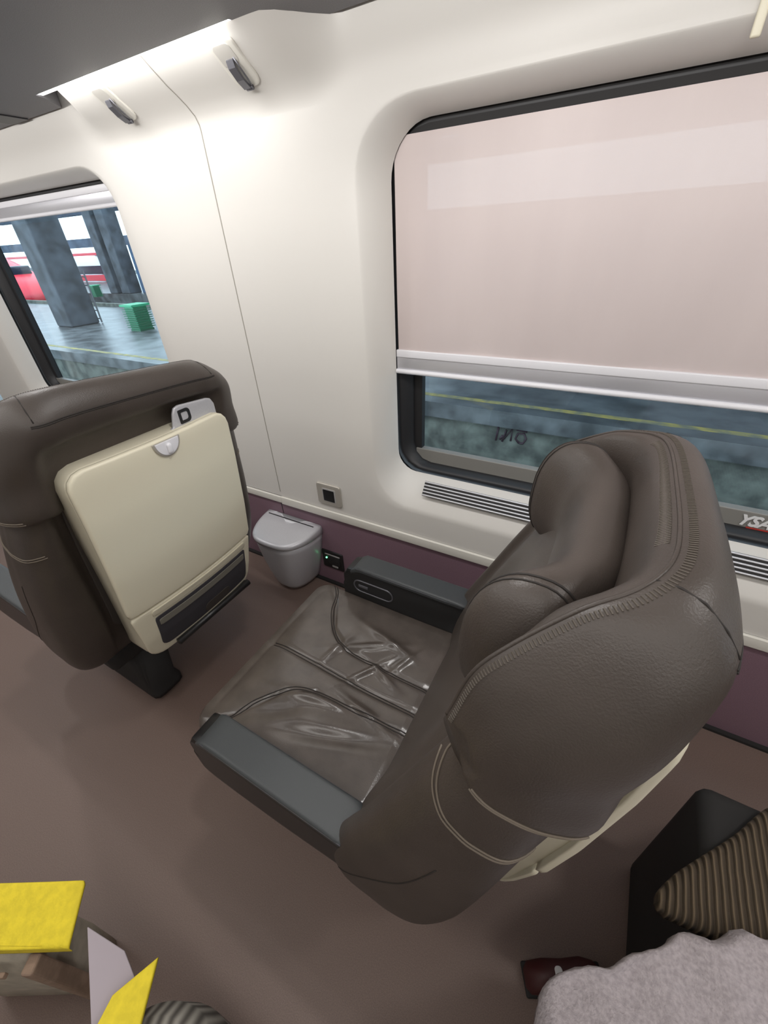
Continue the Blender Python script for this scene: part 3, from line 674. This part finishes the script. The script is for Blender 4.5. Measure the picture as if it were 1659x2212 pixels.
        # ear seams of the headrest
        for frac, b0, b1 in ((0.74, 35, 235),):
            i_ = int(round((n1 / 2) * (1 + sgn * frac))); ln = [[], []]
            for k in range(int(b0 / 360 * n2), int(b1 / 360 * n2) + 1):
                for q, dy in enumerate((0, 1)):
                    a_ = Vector(pil_secs[i_ + (dy if sgn > 0 else -dy)][k % n2]); ln[q].append(a_)
            m3 = MB(); m3.tube(ln[0], 0.0017, 6); m3.tube(ln[1], 0.0013, 6); m3.build('pillow_seam', td, pil, True)
    # rim seam: a padded ridge with cross stitches from wing tip over the top to the other wing tip
    rim = A[3:-3, 6]; nr = len(rim); m3 = MB()
    m3.tube([tuple(q) for q in rim], 0.0026, 6)
    for w_ in (0.42, 0.42):
        pass
    inn = A[3:-3, 6] * 0.35 + rim * 0.65; out_ = A[3:-3, 4] * 0.35 + rim * 0.65
    m3.build('rim_seam', L, hood, True)
    m3 = MB(); dens = resample(rim, 240, False)
    up = Vector((0, 0, 1)); cen = Vector((0.02, 0, 1.15))
    bvh_h = bvh_of(hood)
    for i_, q in enumerate(dens):
        q = Vector(q); tn = (Vector(dens[min(i_ + 1, 239)]) - Vector(dens[max(i_ - 1, 0)])).normalized(); hit = bvh_h.find_nearest(q)
        nn = (q - cen); nn = (nn - tn * nn.dot(tn)).normalized(); sd = tn.cross(nn).normalized()
        for sg in (-1, 1):
            a_, b_ = q + sd * sg * 0.0045, q + sd * sg * 0.0105
            ha, hb = bvh_h.ray_cast(a_ + nn * 0.02, -nn, 0.06), bvh_h.ray_cast(b_ + nn * 0.02, -nn, 0.06)
            if ha[0] is not None and hb[0] is not None: m3.tube([ha[0] + nn * 0.0004, hb[0] + nn * 0.0004], 0.0011, 4)
    m3.build('cross_stitching', M['stitch'], hood)
    m3 = MB()
    for off in (0.42, 0.60):
        pts_ = A[33:-33, 4] * (1 - off * 0.35) + A[33:-33, 3] * off * 0.35
        ln = []
        for q in pts_:
            q = Vector(q); hit = bvh_h.find_nearest(q)
            ln.append(hit[0] + (q - cen).normalized() * 0.0003)
        m3.tube(ln, 0.0013, 6)
    m3.build('top_seam', td, hood, True)
    for sgn in (-1, 1):    # short darts where the rim turns the corners
        iA = len(A) // 2 + sgn * 20; q0, q1, q2 = [Vector(A[iA, k]) for k in (6, 5, 4)]
        ln = [bvh_h.find_nearest(v_)[0] for v_ in [q0, (q0 + q1) / 2, q1, (q1 + q2) / 2, q2]]
        m3 = MB(); m3.tube(ln, 0.0015, 6); m3.build('corner_seam', td, hood, True)
    return t
seat_a = make_seat('brown leather train seat in front of the right window, seen from behind its open side', (0.0, 0.572, 0.0))
seat_b = copy_tree(seat_a); seat_b.location = (-1.215, 0.578, 0.022)
seat_b['label'] = 'brown leather train seat with cream tray table on its back, beside the left window'

# ------------------------------------------------------------------ things in the foreground
bag = thing('tote_bag', 'beige bag with a wide yellow flap standing on the floor at the bottom left', 'bag', (-0.921, -0.190, 0.0), rz=0.53)
secs = []
for z, sx, sy in ((0.0, 0.125, 0.050), (0.012, 0.140, 0.065), (0.15, 0.142, 0.070), (0.30, 0.140, 0.064), (0.36, 0.136, 0.050), (0.385, 0.125, 0.030)):
    secs.append([(x - 0.055, 0.8 * y - 0.065, z) for x, y in resample(rrect(2 * sx, 2 * sy, min(sx, sy) * 0.5, 6), 60)])
loft('bag_body', secs, M['bag_beige'], bag)
def flap(u, v, h):
    d = max(0.0, -v); return (u + 0.10 * d, -min(d, 0.105) * 0.96 - 0.04 * max(0, d - 0.105), 0.436 + h - 0.28 * min(d, 0.105) - 0.9 * max(0, d - 0.105) + 0.0015 * math.sin(18 * u + 3))
slab('bag_flap', rrect(0.350, 0.125, 0.006, 4, 0, -0.0625), flap, 0.009, 0.004, M['yellow'], bag, rings=22, n=140)
m_ = MB(); m_.tube([flap(u_, -0.092 - 0.03 * (u_ + 0.16), 0.0088) for u_ in (-0.165, -0.12, -0.08, -0.04, 0.0, 0.04, 0.08, 0.12)], 0.0012, 6); m_.build('flap_seam', M['yellow'], bag, True)
m_ = MB(); m_.box(0.082, 0.108, -0.132, -0.098, 0.004, 0.372, 0.006); m_.build('side_gusset', M['bag_tan'], bag)
o = MB().box(-0.03, 0.035, -0.131, -0.122, 0.335, 0.350, 0.002).build('zip_pull', M['bag_tan'], bag)
ppl = [(-0.712, -0.146), (-0.575, -0.225), (-0.540, -0.150), (-0.615, -0.130)]
pp = slab('paper_sheet', ppl[::-1], lambda u, v, h: (u, v, 0.385 + h + 0.9 * (-(u + 0.62)) * 0.2), 0.004, 0.0015, M['lilac'], None, rings=6)
tag(pp, 'pale lilac sheet of stiff paper lying across between the beige bag and the striped pouch', 'paper')
pc = thing('drawstring_pouch', 'grey striped cloth pouch with a pointed yellow flap at the bottom left', 'pouch', (-0.447, -0.205, 0.0), rz=0.5)
secs = []
for z, r in ((0.0, 0.065), (0.008, 0.085), (0.10, 0.105), (0.22, 0.112), (0.32, 0.102), (0.365, 0.075), (0.385, 0.030)):
    secs.append([(r * 1.1 * math.cos(2 * PI * k / 48), r * 0.85 * math.sin(2 * PI * k / 48) * 1.0, z) for k in range(48)])
loft('pouch_body', secs, M['stripe'], pc)
yf = [(0.0, 0.135), (-0.066, 0.085), (-0.088, 0.0), (-0.098, -0.13), (0.002, -0.13), (0.012, 0.0)]
slab('pouch_flap', yf, lambda u, v, h: (u - 0.028, v, 0.395 + h - 0.35 * max(0, -v - 0.03) + 0.03 * v), 0.008, 0.003, M['yellow'], pc, rings=8)

sc = thing('suitcase', 'black upright suitcase under the light grey coat at the bottom right', 'suitcase', (0.54, 0.12, 0.0))
smooth_angle(MB().box(-0.20, 0.20, -0.24, 0.235, 0.045, 0.572, 0.04).build('suitcase_body', M['black_matte'], sc))
for sx in (-0.16, 0.16):
    for sy in (-0.19, 0.19):
        m_ = MB(); m_.tube([(sx - 0.012, sy, 0.022), (sx + 0.012, sy, 0.022)], 0.022, 16); m_.tube([(sx, sy, 0.03), (sx, sy, 0.06)], 0.010, 10); m_.build('wheel', M['rubber'], sc, True)
def coat_h(u, v):
    return 0.010 * math.sin(14 * u + 5 * v) + 0.008 * math.sin(23 * v - 9 * u + 1) + 0.004 * math.sin(60 * u + 33 * v)
def coat_place(u, v, h):
    du = max(0.0, 0.315 - u); z = 0.590 + 0.0 - 1.9 * du * du * 0.5 ; return (u, v, z + h)
cpoly = [(0.74, -0.18), (0.74, 0.50), (0.56, 0.475), (0.47, 0.445), (0.43, 0.425), (0.395, 0.420), (0.36, 0.385), (0.315, 0.372), (0.285, 0.335), (0.245, 0.305), (0.215, 0.270), (0.185, 0.258), (0.150, 0.232), (0.132, 0.205), (0.128, 0.160), (0.135, 0.02), (0.15, -0.18)]
co = slab('grey_coat', cr_closed(cpoly[::-1], 6), coat_place, 0.038, 0.018, M['grey_wool'], None, hfun=coat_h, rings=60, n=240)
rg = random.Random(3)
for v in co.data.vertices: v.co += Vector((rg.uniform(-1, 1), rg.uniform(-1, 1), rg.uniform(-1, 1))) * 0.0013
tag(co, 'light grey woolly coat spread over the suitcase at the bottom right', 'coat')
spoly = [(0.72, 0.44), (0.74, 0.82), (0.62, 0.80), (0.50, 0.700), (0.425, 0.600), (0.350, 0.510), (0.318, 0.470), (0.292, 0.425), (0.300, 0.402), (0.36, 0.405)]
def sw_place(u, v, h): return (u, v, 0.546 - 0.25 * max(0, v - 0.50) ** 1.0 * 0.3 + h * 0.9)
sw = slab('knitted_sweater', cr_closed(spoly[::-1], 6), lambda u, v, h: (u, v, 0.547 + h), 0.034, 0.018, M['ribbed'], None, rings=24, n=140)
tag(sw, 'brown ribbed knitted sweater lying under the grey coat', 'sweater')
st = MB().box(0.375, 0.74, 0.385, 0.70, 0.0, 0.546, 0.03).build('travel_bag', M['black_matte']); smooth_angle(st)
tag(st, 'black soft travel bag standing under the ribbed brown sweater behind the near seat', 'bag')
sh = thing('shoe', 'dark red shoe with a white spot on the floor by the grey coat', 'shoe', (0.240, 0.352, 0.0), rz=0.5)
sh.scale = (0.85, 0.85, 0.85)
secs = []
for x, wd, hh in ((-0.11, 0.02, 0.03), (-0.10, 0.034, 0.06), (-0.06, 0.038, 0.085), (0.0, 0.038, 0.075), (0.06, 0.045, 0.055), (0.10, 0.038, 0.042), (0.125, 0.015, 0.03)):
    secs.append([(x, wd * math.cos(2 * PI * k / 28), 0.008 + hh / 2 + hh / 2 * math.sin(2 * PI * k / 28)) for k in range(28)])
loft('shoe_upper', secs, M['red_shoe'], sh)
smooth_angle(MB().box(-0.112, 0.125, -0.038, 0.038, 0.0, 0.014, 0.006).build('sole', M['black_matte'], sh))
slab('white_badge', rrect(0.022, 0.034, 0.009, 5, -0.02, 0.0), lambda u, v, h: (u, v, 0.088 + h), 0.003, 0.0015, M['white_marking'], sh, rings=3)
# ------------------------------------------------------------------ station outside
PZ = -0.65
struct(MB().box(-90, 40, 5.98, 13.6, PZ - 0.25, PZ).build('station_platform', M['platform']))
struct(MB().box(-90, 40, 6.06, 13.5, -1.7, PZ - 0.25).build('wall_platform_edge', M['concrete']))
struct(MB().box(-120, 60, 1.7, 60, -1.85, -1.7).build('track_bed', M['ballast']))
struct(MB().box(-90, 40, 17.5, 34, PZ - 1.0, PZ).build('far_platform', M['platform']))
struct(MB().box(-9, 40, 3.0, 31, 5.3, 5.7).build('station_canopy', M['canopy']))
struct(MB().box(-90, -9, 26, 31, 5.3, 5.7).build('canopy_far_roof', M['canopy']))
struct(MB().box(-90, 40, 30, 30.6, 2.15, 2.95).build('canopy_beam', M['canopy']))
for k, y in enumerate((3.6, 5.03)):
    tag(MB().box(-80, 30, y - 0.035, y + 0.035, -1.70, -1.55).build('steel_rail', M['steel']), 'steel rail on the track outside, %s' % ('nearer the carriage' if k == 0 else 'nearer the platform wall'), 'rail')
mb = MB(); mb.box(-90, 40, 6.26, 6.38, PZ, PZ + 0.004); struct(mb.build('trim_yellow_line', M['yellow_line']))

def column(x, y, wx, label):
    o = MB().box(x - wx / 2, x + wx / 2, y - wx / 2, y + wx / 2, PZ, 5.3, 0.05).build('station_column', M['column'])
    tag(o, label, 'column', 'dark station columns'); return o
column(-18.7, 9.0, 1.05, 'thick dark station column standing on the platform outside the left window')

column(-30.3, 17.9, 0.85, 'left one of the pair of far dark columns beside the dark blue station wall')
column(-29.0, 17.9, 0.85, 'right one of the pair of far dark columns beside the dark blue station wall')
struct(MB().box(-28.3, 6, 18.2, 23, PZ, 1.95).build('wall_station_block', M['navy']))
struct(MB().box(-70, -24, 29, 30, 4.9, 5.3).build('canopy_fascia', M['canopy']))
struct(MB().box(-70, 40, 12.9, 13.1, PZ, PZ + 0.14).build('trim_platform_kerb', M['concrete']))

def slatted_bin(x, y, sc, label):
    b = thing('slatted_litter_bin', label, 'litter bin', (x, y, PZ), 'green litter bins on the platform')
    smooth_angle(MB().box(-0.24 * sc, 0.24 * sc, -0.24 * sc, 0.24 * sc, 0.03, 0.74 * sc).build('bin_drum', M['green'], b))
    MB().box(-0.33 * sc, 0.33 * sc, -0.33 * sc, 0.33 * sc, 0.74 * sc, 0.80 * sc).build('bin_top', M['green'], b)
    MB().box(-0.26 * sc, 0.26 * sc, -0.26 * sc, 0.26 * sc, 0.0, 0.05 * sc).build('bin_foot', M['green_dark'], b)
    for k in range(9):
        z = (0.10 + 0.068 * k) * sc; MB().box(-0.31 * sc, 0.31 * sc, -0.31 * sc, 0.31 * sc, z, z + 0.022 * sc).build('bin_slat', M['green_dark'], b)
    return b
slatted_bin(-14.7, 9.0, 1.0, 'larger green slatted litter bin nearest the left window')
slatted_bin(-29.6, 16.0, 0.8, 'small green litter bin far off beside the dark columns')

tr = thing('platform_trolley', 'thin blue ladder-like trolley leaning by the thick station column', 'trolley', (-18.35, 9.55, PZ))
for sx in (-0.25, 0.25):
    MB().tube([(sx, 0, 0.02), (sx - 0.1, 0.1, 1.75)], 0.03, 8).build('trolley_rail', M['steel'], tr)
for k in range(6):
    MB().tube([(-0.25 - 0.016 * k, 0.016 * k, 0.15 + 0.28 * k), (0.25 - 0.016 * k, 0.016 * k, 0.15 + 0.28 * k)], 0.02, 6).build('rung', M['steel'], tr)

def far_train(x0, x1, y, label, nose=False):
    t = thing('train', label, 'train', ((x0 + x1) / 2, y, -1.5), 'trains beyond the platform')
    L_ = (x1 - x0) / 2; wdt = 1.4
    def sec(z, dx, dw): return [(x, yy, z) for x, yy in resample(rrect(2 * L_ - dx, 2 * (wdt - dw), 0.5, 5, -dx / 2, 0), 60)]
    if not nose:
        loft('carriage_body', [sec(z, dx, dw) for z, dx, dw in ((0.2, 0.2, 0.1), (0.5, 0, 0), (2.6, 0, 0), (3.2, 0.2, 0.15), (3.5, 0.6, 0.5))], M['train_white'], t)
        MB().box(-L_ - 0.01, L_ + 0.01, -wdt - 0.02, wdt + 0.02, 1.50, 2.15).build('window_band', M['train_window'], t)
        MB().box(-L_ - 0.015, L_ + 0.015, -wdt - 0.03, wdt + 0.03, 0.95, 1.42).build('red_stripe', M['train_red'], t)
        MB().box(-L_ - 0.015, L_ + 0.015, -wdt + 0.08, wdt - 0.08, 2.95, 3.15).build('roof_stripe', M['train_red'], t)
    else:
        loft('carriage_body', [sec(z, dx, dw) for z, dx, dw in ((0.25, 1.0, 0.3), (0.5, 0.1, 0.1), (1.0, 0, 0), (1.8, 1.2, 0), (2.6, 3.6, 0.1), (3.3, 5.6, 0.35), (3.5, 6.6, 0.7))], M['train_red'], t)
        MB().box(-L_, L_ - 4.4, -wdt - 0.02, wdt + 0.02, 1.75, 2.45).build('window_band', M['train_window'], t)
        MB().box(-L_, L_ - 1.0, -wdt - 0.015, wdt + 0.015, 1.15, 1.35).build('white_stripe', M['train_white'], t)
        smooth_angle(MB().box(L_ - 4.0, L_ - 2.2, -0.9, 0.9, 1.95, 2.62, 0.1).build('windscreen', M['train_window'], t))
    MB().box(-L_ + 0.5, L_ - 1.5, -1.0, 1.0, -0.2, 0.3).build('bogies', M['black_matte'], t)
    return t
far_train(-62, -35.2, 15.55, 'red pointed train standing at the far side of the platform, left of the thick column', True)
far_train(-78, -43.5, 26.2, 'white train with red stripes far off between the thick column and the paired columns')

# graffiti on the platform edge
def marks(name, lines, place, r, m, label, cat):
    mb = MB()
    for ln in lines: mb.tube([place(*p) for p in ln], r, 6)
    o = mb.build(name, m, None, True); tag(o, label, cat); return o
gx, gz = -1.50, -1.16
marks('graffiti', [[(0, 0), (0.02, 0.26)], [(0.10, 0.0), (0.15, 0.20), (0.13, 0.05), (0.24, 0.24), (0.23, 0.03)], [(0.06, 0.03), (0.10, 0.10)], [(0.36, 0.02), (0.30, 0.08), (0.33, 0.17), (0.42, 0.18), (0.46, 0.10), (0.42, 0.02), (0.36, 0.02)], [(0.30, 0.225), (0.46, 0.215)]],
      lambda u, v: (gx + u, 6.052, gz + v), 0.017, M['graffiti'], 'dark scrawled graffiti on the concrete platform edge below the blind', 'graffiti')
# slanted white lettering with a red bar on the ledge at the foot of the right window
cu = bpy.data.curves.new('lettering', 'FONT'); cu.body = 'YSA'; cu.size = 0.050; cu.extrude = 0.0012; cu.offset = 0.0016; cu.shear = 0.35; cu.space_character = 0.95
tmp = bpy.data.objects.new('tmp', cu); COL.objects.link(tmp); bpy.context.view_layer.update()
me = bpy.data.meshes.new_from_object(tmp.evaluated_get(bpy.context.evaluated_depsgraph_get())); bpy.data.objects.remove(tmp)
me.materials.clear(); me.materials.append(M['white_marking'])
sg = thing('ledge_lettering', 'white YSA lettering over a red bar at the foot of the right window pane', 'sign', (0.424, 1.4335, 0.797))
o = bpy.data.objects.new('ledge_letters', me); COL.objects.link(o); o.parent = sg; o.rotation_euler = (PI / 2, 0, 0); o.location = (0, 0, 0.008)
MB().box(0.030, 0.100, -0.001, 0.002, -0.008, 0.002).build('ledge_red_bar', M['red_marking'], sg)
